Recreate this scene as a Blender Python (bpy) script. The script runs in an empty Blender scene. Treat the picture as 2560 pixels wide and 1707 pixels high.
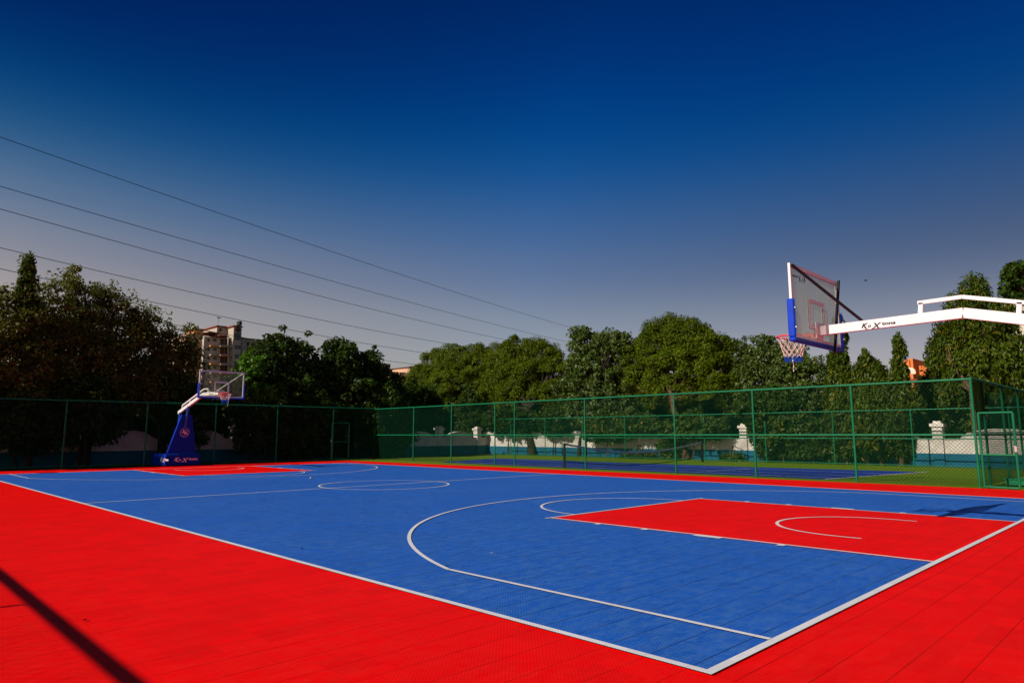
import bpy, math, random
import numpy as np
from mathutils import Vector, Matrix
C = bpy.context.scene.collection
R = math.radians

# ---------------------------------------------------------------- frame of the place
# u runs along the court away from the near baseline, v runs across it (to the right), z up.
# world x = u, world y = -v.
COURT_L, COURT_W, FT = 28.12, 14.69, 5.70
MID = COURT_W / 2
CAM = np.array([-2.15069, 3.77089, 1.39052]); YAW, PITCH, ROLL = -0.783006, 0.136286, -0.00099
FPX = 1696.51
def W(u, v, z=0.0): return Vector((u, -v, z))
def cam_axes():
    cy, sy, cp, sp = math.cos(YAW), math.sin(YAW), math.cos(PITCH), math.sin(PITCH)
    f = np.array([cy*cp, sy*cp, sp]); r = np.array([sy, -cy, 0]); up = np.cross(r, f)
    cr, sr = math.cos(ROLL), math.sin(ROLL)
    return cr*r + sr*up, -sr*r + cr*up, f
AX = cam_axes()
def at(x, y, u=None, v=None):
    """survey helper: where the sight line of a point of the photo (2352 px wide) meets the plane u=.. or v=.."""
    x *= 2560/2352; y *= 2560/2352
    D = AX[2] + AX[0]*(x-1280)/FPX + AX[1]*(853.5-y)/FPX
    t = (u-CAM[0])/D[0] if u is not None else (-v-CAM[1])/D[1]
    X = CAM + t*D
    return X[0], -X[1], X[2], t            # u, v, z, distance along the view axis

# ---------------------------------------------------------------- mesh helpers
class MB:
    def __init__(s): s.v = []; s.f = []; s.sm = []
    def add(s, vs, fs, smooth=False):
        o = len(s.v); s.v += [tuple(p) for p in vs]
        s.f += [tuple(i+o for i in f) for f in fs]; s.sm += [smooth]*len(fs)
        return s
    def box(s, u0, u1, v0, v1, z0, z1, bev=0.0):
        if bev <= 0:
            vs = [W(u, v, z) for z in (z0, z1) for v in (v0, v1) for u in (u0, u1)]
            s.add(vs, [(0,1,3,2),(4,6,7,5),(0,4,5,1),(2,3,7,6),(0,2,6,4),(1,5,7,3)])
        else:
            b = bev
            # chamfered box: three shrunken shells
            vs = []; idx = {}
            for iz, z in enumerate((z0, z1)):
                for iv, v in enumerate((v0, v1)):
                    for iu, u in enumerate((u0, u1)):
                        su, sv, sz = (1, -1)[iu], (1, -1)[iv], (1, -1)[iz]
                        for k in range(3):
                            p = [u, v, z]
                            for a, sg in enumerate((su, sv, sz)):
                                if a != k: p[a] += sg*b
                            idx[iu, iv, iz, k] = len(vs); vs.append(W(*p))
            fs = []
            for i in (0, 1):
                fs.append([idx[i,0,0,0], idx[i,1,0,0], idx[i,1,1,0], idx[i,0,1,0]])
                fs.append([idx[0,i,0,1], idx[1,i,0,1], idx[1,i,1,1], idx[0,i,1,1]])
                fs.append([idx[0,0,i,2], idx[1,0,i,2], idx[1,1,i,2], idx[0,1,i,2]])
            for i in (0, 1):
                for j in (0, 1):
                    fs.append([idx[0,i,j,1], idx[1,i,j,1], idx[1,i,j,2], idx[0,i,j,2]])
                    fs.append([idx[i,0,j,0], idx[i,1,j,0], idx[i,1,j,2], idx[i,0,j,2]])
                    fs.append([idx[i,j,0,0], idx[i,j,1,0], idx[i,j,1,1], idx[i,j,0,1]])
            for i in (0, 1):
                for j in (0, 1):
                    for k in (0, 1): fs.append([idx[i,j,k,0], idx[i,j,k,1], idx[i,j,k,2]])
            s.add(vs, fs)
        return s
    def tube(s, path, r, n=8, caps=True, smooth=True):
        """tube along world points; r a number or one per point"""
        path = [Vector(p) for p in path]; m = len(path)
        rs = r if hasattr(r, '__len__') else [r]*m
        vs = []; ref = None
        for i, p in enumerate(path):
            t = (path[min(i+1, m-1)] - path[max(i-1, 0)]).normalized()
            if ref is None: ref = Vector((0,0,1)) if abs(t.z) < .9 else Vector((1,0,0))
            a = t.cross(ref)
            if a.length < 1e-6: a = t.cross(Vector((0,1,0)))
            a.normalize(); b = a.cross(t).normalized(); ref = b
            for k in range(n):
                q = 2*math.pi*(k+.5)/n
                vs.append(p + rs[i]*(math.cos(q)*a + math.sin(q)*b))
        fs = [(i*n+k, i*n+(k+1) % n, (i+1)*n+(k+1) % n, (i+1)*n+k) for i in range(m-1) for k in range(n)]
        s.add(vs, fs, smooth)
        if caps: s.add(vs[:n], [tuple(range(n))[::-1]]); s.add(vs[-n:], [tuple(range(n))])
        return s
    def beam(s, p0, p1, w, h):
        """rectangular beam, h measured upright"""
        p0, p1 = Vector(p0), Vector(p1); t = (p1-p0).normalized()
        a = t.cross(Vector((0,0,1))).normalized()*w/2; b = a.cross(t).normalized()*h/2
        vs = [p+i*a+j*b for p in (p0, p1) for i, j in ((-1,-1),(1,-1),(1,1),(-1,1))]
        return s.add(vs, [(3,2,1,0),(4,5,6,7),(0,1,5,4),(1,2,6,5),(2,3,7,6),(3,0,4,7)])
    def extrude(s, poly, d):
        """closed outline (world points) pushed along vector d"""
        n = len(poly); d = Vector(d); vs = [Vector(p) for p in poly]+[Vector(p)+d for p in poly]
        return s.add(vs, [tuple(range(n))[::-1], tuple(range(n, 2*n))]+[(i, (i+1) % n, n+(i+1) % n, n+i) for i in range(n)])
    def sheet(s, pts): return s.add(pts, [tuple(range(len(pts)))])
    def build(s, name, mat, parent=None, loc=None):
        me = bpy.data.meshes.new(name); me.from_pydata(s.v, [], s.f); me.update()
        me.polygons.foreach_set('use_smooth', s.sm)
        if mat: me.materials.append(mat)
        o = bpy.data.objects.new(name, me); C.objects.link(o)
        if parent: adopt(o, parent)
        import bmesh
        bm = bmesh.new(); bm.from_mesh(me); bmesh.ops.recalc_face_normals(bm, faces=bm.faces); bm.to_mesh(me); bm.free()
        return o
def adopt(o, parent):
    o.parent = parent; o.matrix_parent_inverse = Matrix.Translation(-world_loc(parent))
def world_loc(o):
    p = Vector(o.location)
    if o.parent: p = p*0
    return p if not o.parent else Vector((0,0,0)) if o.type == 'MESH' and o.location.length == 0 and False else (world_loc(o.parent) if o.type != 'EMPTY' else p)
def tag(o, label, cat, group=None):
    o['label'] = label; o['category'] = cat
    if group: o['group'] = group
    return o
def empty(name, loc, label, cat, group=None):
    o = bpy.data.objects.new(name, None); o.location = loc; o.empty_display_size = .2; C.objects.link(o)
    return tag(o, label, cat, group)
def struct(o): o['kind'] = 'structure'; return o

# ---------------------------------------------------------------- materials
def nodes(name):
    m = bpy.data.materials.new(name); m.use_nodes = True
    nt = m.node_tree; b = nt.nodes['Principled BSDF']
    return m, nt, b
def lk(nt, a, b): nt.links.new(a, b)
def nd(nt, t, **k):
    n = nt.nodes.new(t)
    for a, b in k.items(): setattr(n, a, b)
    return n
def math_n(nt, op, a, b=None, c=None):
    n = nd(nt, 'ShaderNodeMath', operation=op)
    for i, x in enumerate((a, b, c)):
        if x is None: continue
        if hasattr(x, 'is_linked'): lk(nt, x, n.inputs[i])
        else: n.inputs[i].default_value = x
    return n.outputs[0]
def mixc(nt, fac, a, b, blend='MIX'):
    n = nd(nt, 'ShaderNodeMix', data_type='RGBA', blend_type=blend)
    for s, x in ((n.inputs[0], fac), (n.inputs[6], a), (n.inputs[7], b)):
        if hasattr(x, 'is_linked'): lk(nt, x, s)
        else: s.default_value = x if not hasattr(x, '__len__') else (*x, 1) if len(x) == 3 else x
    return n.outputs[2]
def noise(nt, vec, scale, detail=4, rough=.6):
    n = nd(nt, 'ShaderNodeTexNoise'); n.inputs['Scale'].default_value = scale; n.inputs['Detail'].default_value = detail
    n.inputs['Roughness'].default_value = rough
    if vec is not None: lk(nt, vec, n.inputs['Vector'])
    return n.outputs[0]
def ramp(nt, fac, lo, hi):
    n = nd(nt, 'ShaderNodeMapRange'); n.inputs[1].default_value = lo; n.inputs[2].default_value = hi
    lk(nt, fac, n.inputs[0]); return n.outputs[0]
def objco(nt): return nd(nt, 'ShaderNodeTexCoord').outputs['Object']

def simple(name, col, rough=.5, spec=.5, metal=0.0, var=.12, scale=3.0, bump=0.0):
    m, nt, b = nodes(name)
    co = objco(nt); n = noise(nt, co, scale)
    lo = [c*(1-var) for c in col]; hi = [min(1, c*(1+var)) for c in col]
    lk(nt, mixc(nt, ramp(nt, n, .3, .7), lo, hi), b.inputs['Base Color'])
    b.inputs['Roughness'].default_value = rough; b.inputs['Specular IOR Level'].default_value = spec
    b.inputs['Metallic'].default_value = metal
    if bump:
        bp = nd(nt, 'ShaderNodeBump'); bp.inputs['Strength'].default_value = bump; bp.inputs['Distance'].default_value = .02
        lk(nt, noise(nt, co, scale*8), bp.inputs['Height']); lk(nt, bp.outputs[0], b.inputs['Normal'])
    return m

def tile_mat(name, col, dust, dust_amt, seam=.45, hole=.35, spec=.35):
    """interlocking plastic sports tiles: 305 mm squares, perforated grid, dust and wear"""
    m, nt, b = nodes(name)
    co = objco(nt); sp = nd(nt, 'ShaderNodeSeparateXYZ'); lk(nt, co, sp.inputs[0])
    x, y = sp.outputs[0], sp.outputs[1]
    def seamline(c, off, w):
        t = math_n(nt, 'ADD', c, off); t = math_n(nt, 'DIVIDE', t, .305); t = math_n(nt, 'FRACT', t)
        t = math_n(nt, 'SUBTRACT', t, .5); t = math_n(nt, 'ABSOLUTE', t)
        return math_n(nt, 'GREATER_THAN', t, .5-w)
    def stretch(sx, sy):
        mp = nd(nt, 'ShaderNodeMapping'); mp.inputs['Scale'].default_value = (sx, sy, 1); lk(nt, co, mp.inputs[0]); return mp.outputs[0]
    # every tile differs a little
    fl = nd(nt, 'ShaderNodeVectorMath', operation='SNAP'); lk(nt, co, fl.inputs[0]); fl.inputs[1].default_value = (.305, .305, 1)
    wn = nd(nt, 'ShaderNodeTexWhiteNoise', noise_dimensions='2D'); lk(nt, fl.outputs[0], wn.inputs['Vector'])
    base = mixc(nt, wn.outputs['Value'], [c*.92 for c in col], [min(1, c*1.05) for c in col])
    d1 = ramp(nt, noise(nt, stretch(11, 4.5), 1.0, 7, .72), .40, .74)
    d2 = math_n(nt, 'MULTIPLY_ADD', ramp(nt, noise(nt, co, .5, 4, .6), .3, .75), .55, .35)
    d3 = ramp(nt, noise(nt, stretch(34, 20), 1.0, 4, .75), .45, .8)
    dm = math_n(nt, 'ADD', math_n(nt, 'MULTIPLY', d1, d2), math_n(nt, 'MULTIPLY', d3, .45))
    dm = math_n(nt, 'MULTIPLY', dm, dust_amt)
    base = mixc(nt, dm, base, dust)
    # perforated grid
    k = 2*math.pi/.0305
    hx = math_n(nt, 'SINE', math_n(nt, 'MULTIPLY', x, k)); hy = math_n(nt, 'SINE', math_n(nt, 'MULTIPLY', y, k))
    hp = math_n(nt, 'MULTIPLY', hx, hy); hp = math_n(nt, 'GREATER_THAN', hp, .25)
    base = mixc(nt, math_n(nt, 'MULTIPLY', hp, hole), base, [c*.35 for c in col])
    # seams
    s1 = math_n(nt, 'MULTIPLY', seamline(x, -.006+.1525, .014), seam)
    s2 = math_n(nt, 'MULTIPLY', seamline(y, .1525, .008), seam*.4)
    wob = math_n(nt, 'MULTIPLY_ADD', ramp(nt, noise(nt, co, .9, 2), .3, .65), .6, .4)
    s = math_n(nt, 'MULTIPLY', math_n(nt, 'MAXIMUM', s1, s2), wob)
    base = mixc(nt, s, base, [c*.12 for c in col])
    # scuffs: rare pale chips
    vo = nd(nt, 'ShaderNodeTexVoronoi'); vo.inputs['Scale'].default_value = 1.1; lk(nt, co, vo.inputs['Vector'])
    chip = math_n(nt, 'LESS_THAN', math_n(nt, 'ADD', vo.outputs['Distance'], math_n(nt, 'MULTIPLY', noise(nt, co, 40, 2), .05)), .05)
    chip = math_n(nt, 'MULTIPLY', chip, math_n(nt, 'GREATER_THAN', vo.outputs['Color'], .62))
    base = mixc(nt, math_n(nt, 'MULTIPLY', chip, .55), base, (.5, .45, .42))
    lk(nt, base, b.inputs['Base Color'])
    b.inputs['Roughness'].default_value = .55; b.inputs['Specular IOR Level'].default_value = spec
    bp = nd(nt, 'ShaderNodeBump'); bp.inputs['Strength'].default_value = .25; bp.inputs['Distance'].default_value = .004
    lk(nt, math_n(nt, 'SUBTRACT', 1.0, math_n(nt, 'MAXIMUM', hp, s)), bp.inputs['Height']); lk(nt, bp.outputs[0], b.inputs['Normal'])
    return m

def leaf_mat(name, a, c, trans=.3, yellow=None, spec=.25):
    m, nt, b = nodes(name)
    g = nd(nt, 'ShaderNodeNewGeometry'); co = objco(nt)
    n = ramp(nt, noise(nt, co, .55, 3), .35, .65)
    col = mixc(nt, g.outputs['Random Per Island'], a, c)
    col = mixc(nt, math_n(nt, 'MULTIPLY', n, .5), col, [x*.62 for x in a])
    if yellow:
        sel = math_n(nt, 'GREATER_THAN', math_n(nt, 'FRACT', math_n(nt, 'MULTIPLY', g.outputs['Random Per Island'], 17.3)), .95)
        col = mixc(nt, sel, col, yellow)
    lk(nt, col, b.inputs['Base Color']); b.inputs['Roughness'].default_value = .5; b.inputs['Specular IOR Level'].default_value = spec
    tr = nd(nt, 'ShaderNodeBsdfTranslucent'); lk(nt, mixc(nt, .5, col, (.12, .16, .01)), tr.inputs[0])
    mx = nd(nt, 'ShaderNodeMixShader'); mx.inputs[0].default_value = trans
    lk(nt, b.outputs[0], mx.inputs[1]); lk(nt, tr.outputs[0], mx.inputs[2])
    lk(nt, mx.outputs[0], nt.nodes['Material Output'].inputs[0])
    return m

M = {}
M['red'] = tile_mat('red tile', (.86, .0008, .0003), (.84, .06, .03), .25, seam=.58, hole=.30, spec=.035)
M['blue'] = tile_mat('blue tile', (.003, .096, .49), (.12, .26, .46), .60, seam=.95, hole=.42, spec=.30)
M['line'] = tile_mat('white line', (.76, .73, .73), (.54, .51, .51), .45, seam=.3, hole=.22)
M['turf'] = simple('turf', (.10, .18, .006), .9, .1, var=.22, scale=6, bump=.4)
m_, nt_, b_ = nodes('turf'); co_ = objco(nt_)
c_ = mixc(nt_, ramp(nt_, noise(nt_, co_, 5, 6, .7), .3, .7), (.075, .14, .004), (.125, .21, .008))
c_ = mixc(nt_, math_n(nt_, 'MULTIPLY', ramp(nt_, noise(nt_, co_, .45, 5, .7), .48, .72), .6), c_, (.17, .16, .03))
lk(nt_, c_, b_.inputs['Base Color']); b_.inputs['Roughness'].default_value = .95; b_.inputs['Specular IOR Level'].default_value = .08
bp_ = nd(nt_, 'ShaderNodeBump'); bp_.inputs['Strength'].default_value = .6; bp_.inputs['Distance'].default_value = .03
lk(nt_, noise(nt_, co_, 40, 3), bp_.inputs['Height']); lk(nt_, bp_.outputs[0], b_.inputs['Normal']); M['turf'] = m_
M['tblue'] = simple('tennis blue', (.004, .028, .26), .7, .3, var=.2, scale=1.5)
M['tline'] = simple('tennis white', (.6, .58, .56), .7, .3, var=.3, scale=2)
M['earth'] = simple('earth', (.06, .065, .025), .95, .1, var=.4, scale=.6)
M['green'] = simple('green paint', (.002, .13, .05), .45, .25, var=.15, scale=4)
M['net'] = simple('green wire', (.0015, .036, .016), .7, .1)
M['white'] = simple('white paint', (.80, .75, .73), .4, .5, var=.05, scale=5)
M['black'] = simple('black paint', (.006, .007, .008), .4, .5)
M['pad'] = simple('blue vinyl', (.001, .04, .46), .5, .2, var=.1, scale=5)
M['padbase'] = simple('deep blue vinyl', (.0, .026, .32), .6, .12, var=.1, scale=3)
M['bluepost'] = simple('blue paint', (.002, .06, .26), .4, .5)
M['orange'] = simple('rim orange', (.80, .02, .01), .4, .5, var=.05)
M['cord'] = simple('net cord', (.72, .55, .48), .9, .1)
M['bluecord'] = simple('net cord blue', (.01, .07, .5), .9, .1)
M['steel'] = simple('steel', (.5, .48, .46), .35, .5, .8)
M['pinkwhite'] = simple('print white', (.75, .6, .62), .6, .3)
M['wallw'] = simple('white wall', (.66, .60, .52), .85, .2, var=.22, scale=1.3, bump=.1)
M['wallb'] = simple('teal wall', (.012, .12, .19), .8, .2, var=.2, scale=.9)
M['bark'] = simple('bark', (.11, .07, .04), .95, .1, var=.4, scale=5, bump=.8)
M['barkd'] = simple('dark bark', (.04, .03, .02), .95, .1, var=.4, scale=5, bump=.8)
M['wire'] = simple('cable', (.012, .012, .014), .6, .3)
M['tape'] = simple('net tape', (.42, .45, .54), .7, .2)
M['blacknet'] = simple('black net', (.008, .009, .012), .8, .2)
M['tan'] = simple('tan render', (.42, .36, .29), .9, .2, var=.15, scale=.15)
M['peach'] = simple('peach render', (.55, .34, .22), .9, .2, var=.12, scale=.15)
M['oband'] = simple('orange render', (.58, .27, .10), .9, .2, var=.12, scale=.2)
M['parapet'] = simple('red parapet', (.23, .045, .03), .9, .2)
M['glassd'] = simple('dark window', (.02, .022, .025), .15, .5)
M['recess'] = simple('recess brown', (.10, .05, .035), .8, .2, var=.3, scale=.3)  # shade of the window recesses put into a dark brown, shared by some parapets
M['orangeb'] = simple('terracotta render', (.66, .19, .05), .9, .2, var=.1, scale=.2)
M['cream'] = simple('cream render', (.62, .55, .42), .9, .2, var=.1, scale=.2)
M['lamp'] = simple('lamp grey', (.3, .3, .3), .5, .5)
# tempered glass of the backboards: one clean, one with sky reflection coloured in
def glass_mat(name, lo, hi):
    m, nt, b = nodes(name)
    b.inputs['Base Color'].default_value = (.55, .62, .52, 1); b.inputs['Roughness'].default_value = .25
    tr = nd(nt, 'ShaderNodeBsdfTransparent'); tr.inputs[0].default_value = (.88, .92, .88, 1)
    tl_ = nd(nt, 'ShaderNodeBsdfTranslucent'); tl_.inputs[0].default_value = (.70, .80, .64, 1)
    m2 = nd(nt, 'ShaderNodeMixShader'); m2.inputs[0].default_value = .7; lk(nt, b.outputs[0], m2.inputs[1]); lk(nt, tl_.outputs[0], m2.inputs[2])
    mx = nd(nt, 'ShaderNodeMixShader'); n = noise(nt, objco(nt), 2.2, 5)
    lk(nt, math_n(nt, 'ADD', math_n(nt, 'MULTIPLY', ramp(nt, n, .3, .75), hi-lo), lo), mx.inputs[0])
    lk(nt, tr.outputs[0], mx.inputs[1]); lk(nt, m2.outputs[0], mx.inputs[2]); lk(nt, mx.outputs[0], nt.nodes['Material Output'].inputs[0])
    return m
M['glass'] = glass_mat('clean glass', .03, .10); M['skylit'] = glass_mat('dusty glass', .30, .55)  # the near pane's milkiness is sky reflection put into its colour
M['lf_olive'] = leaf_mat('leaves olive', (.095, .105, .010), (.19, .18, .026), .45, (.19, .15, .03), .25)
M['lf_dark'] = leaf_mat('leaves dark', (.018, .046, .003), (.05, .095, .006), .25, None, .2)
M['lf_neem'] = leaf_mat('leaves neem', (.055, .095, .002), (.14, .185, .004), .3, (.2, .19, .004), .12)
M['lf_peepal'] = leaf_mat('leaves peepal', (.050, .095, .008), (.12, .165, .03), .25, None, .35)
M['lf_mango'] = leaf_mat('leaves mast', (.040, .080, .003), (.10, .135, .006), .3, (.20, .15, .006), .2)
M['lf_bright'] = leaf_mat('leaves bright', (.06, .19, .006), (.11, .28, .015), .4)
M['lf_ivy'] = leaf_mat('leaves ivy', (.035, .075, .006), (.085, .14, .015), .3, (.2, .17, .02))

# ---------------------------------------------------------------- ground and courts
def flat(name, pts, z, mat): return struct(MB().sheet([W(u, v, z) for u, v in pts]).build(name, mat))
flat('ground', [(-900,-900),(-900,900),(900,900),(900,-900)], -.03, M['earth'])
flat('turf', [(-12, 16.3), (-12, 30.3), (33, 30.3), (33, 16.3)], -.012, M['turf'])
flat('red_court', [(-12,-9),(-12,18.2),(2.05,17.55),(29.9,16.45),(30.75,16.4),(30.75,-9)], 0, M['red'])
flat('blue_court', [(0,0),(0,COURT_W),(COURT_L,COURT_W),(COURT_L,0)], .004, M['blue'])
K0, K1 = MID-2.45, MID+2.45
key = MB()
for s in (0, 1):
    f = (lambda u: COURT_L-u) if s else (lambda u: u)
    key.sheet([W(f(0),K0,.008), W(f(0),K1,.008), W(f(FT),K1,.008), W(f(FT),K0,.008)])
struct(key.build('red_key_floor', M['red']))
ln = MB(); LW = .05; zl = [.012]
def strip(u0, v0, u1, v1):   # rectangle
    ln.sheet([W(u0,v0,zl[0]), W(u0,v1,zl[0]), W(u1,v1,zl[0]), W(u1,v0,zl[0])])
def arc(cu, cv, r, a0, a1, n=72, w=LW):
    for i in range(n):
        p = []
        for a, rr in ((i,r),(i+1,r),(i+1,r-w),(i,r-w)):
            t = a0+(a1-a0)*a/n; p.append(W(cu+rr*math.cos(t), cv+rr*math.sin(t), zl[0]))
        ln.sheet(p)
strip(-.012, -.012, COURT_L+.012, LW); strip(-.012, COURT_W-LW, COURT_L+.012, COURT_W+.012)   # sidelines
strip(-.012, LW, LW, COURT_W-LW); strip(COURT_L-LW, LW, COURT_L+.012, COURT_W-LW)         # baselines
strip(COURT_L/2-.025, LW, COURT_L/2+.025, COURT_W-LW)
zl[0] = .0135
arc(COURT_L/2, MID, 1.8, 0, 2*math.pi)
for s in (0, 1):
    S = (lambda u: COURT_L-u) if s else (lambda u: u); sg = -1 if s else 1
    def st(u0, v0, u1, v1): a, b_ = sorted((S(u0), S(u1))); strip(a, v0, b_, v1)
    zl[0] = .0135
    st(LW, K0, FT, K0+LW); st(LW, K1-LW, FT, K1); st(FT-LW, K0+LW, FT, K1-LW)
    st(FT-LW, K0-.1, FT, K0); st(FT-LW, K1, FT, K1+.1)
    for a, b_ in ((1.66,1.76),(2.53,2.93),(3.70,3.80),(4.57,4.67)):
        st(a, K0-.1, b_, K0); st(a, K1, b_, K1+.1)
    cu = S(FT)
    arc(cu, MID, 1.8, -math.pi/2 if sg > 0 else math.pi/2, math.pi/2 if sg > 0 else 3*math.pi/2)
    zl[0] = .0145
    cu = S(1.575); dv = MID-.87; t = math.asin(dv/6.75); ub = 1.575+6.75*math.cos(t)
    arc(cu, MID, 6.75, (-t if sg > 0 else math.pi-t), (t if sg > 0 else math.pi+t))
    st(LW, .87, ub, .92); st(LW, COURT_W-.92, ub, COURT_W-.87)
    cu = S(1.5)
    arc(cu, MID+.05, 1.3, (-math.pi/2 if sg > 0 else math.pi/2), (math.pi/2 if sg > 0 else 3*math.pi/2), 40)
    st(1.18, MID+.05-1.3, 1.5, MID+.05-1.25); st(1.18, MID+.05+1.25, 1.5, MID+.05+1.3)
struct(ln.build('court_lines', M['line']))

# tennis court beyond the mesh fence
flat('tennis_court', [(6.2,18.55),(5.35,25.3),(12,24.5),(27.6,24.5),(25.6,18.6)], -.006, M['tblue'])
ln = MB(); zl[0] = -.001
def tl(u0, v0, u1, v1, w):
    d = Vector((u1-u0, v1-v0)).normalized(); n = Vector((-d.y, d.x))*w/2
    ln.sheet([W(u0+n.x, v0+n.y, zl[0]), W(u1+n.x, v1+n.y, zl[0]), W(u1-n.x, v1-n.y, zl[0]), W(u0-n.x, v0-n.y, zl[0])])
tl(6.3, 18.45, 5.2, 25.6, .09)
zl[0] = .001; tl(6.2, 19.3, 25.6, 19.3, .07); tl(6.0, 20.9, 26, 20.9, .05); tl(5.7, 23.0, 26.6, 23.0, .05)
zl[0] = .003; tl(11.3, 19.3, 10.9, 23, .06)
struct(ln.build('tennis_lines', M['tline']))

# ---------------------------------------------------------------- writing
def text_mesh(txt, size, bold=0.0, shear=0.0, sx=1.0):
    cu = bpy.data.curves.new('txt', 'FONT'); cu.body = txt; cu.size = size; cu.offset = bold; cu.shear = shear; cu.resolution_u = 3
    o = bpy.data.objects.new('txt', cu); C.objects.link(o); bpy.context.view_layer.update()
    me = bpy.data.meshes.new_from_object(o.evaluated_get(bpy.context.evaluated_depsgraph_get()))
    vs = [(v.co.x*sx, v.co.y) for v in me.vertices]; fs = [tuple(p.vertices) for p in me.polygons]
    bpy.data.objects.remove(o); bpy.data.curves.remove(cu); bpy.data.meshes.remove(me)
    return vs, fs
def wordmark():
    """the maker's lettering: slanted K with a foot, small o, big dropping X, wide 'tons'"""
    V, F = [], []
    def put(t, size, x, y, bold=.0, shear=0., sx=1.):
        vs, fs = text_mesh(t, size, bold, shear, sx); o = len(V); x0 = min(p[0] for p in vs)
        V.extend((p[0]-x0+x, p[1]+y) for p in vs); F.extend(tuple(i+o for i in f) for f in fs)
        return max(p[0]-x0 for p in vs)+x
    x = put('K', 1.0, 0, 0, .05, .35, 1.15); V.extend([(.42,.02),(.62,-.28),(1.0,-.22),(.98,-.12),(.68,-.14),(.55,.06)]); F.append(tuple(range(len(V)-6, len(V))))
    x = put('o', .78, x-.12, 0, .03, .2, 1.15)
    x = put('X', 1.25, x-.02, -.28, .045, .35, 1.15)
    x = put('tons', .74, x-.02, .12, .032, .0, 1.5)
    return V, F, x
WM = wordmark()
def stamp(mb, shape, o, du, dz, scale):
    """lay a flat lettering on a surface: o origin, du reading direction, dz up (world vectors)"""
    V, F = shape[0], shape[1]; o, du, dz = Vector(o), Vector(du).normalized(), Vector(dz).normalized()
    mb.add([o + du*(x*scale) + dz*(y*scale) for x, y in V], F)
    return mb

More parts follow.
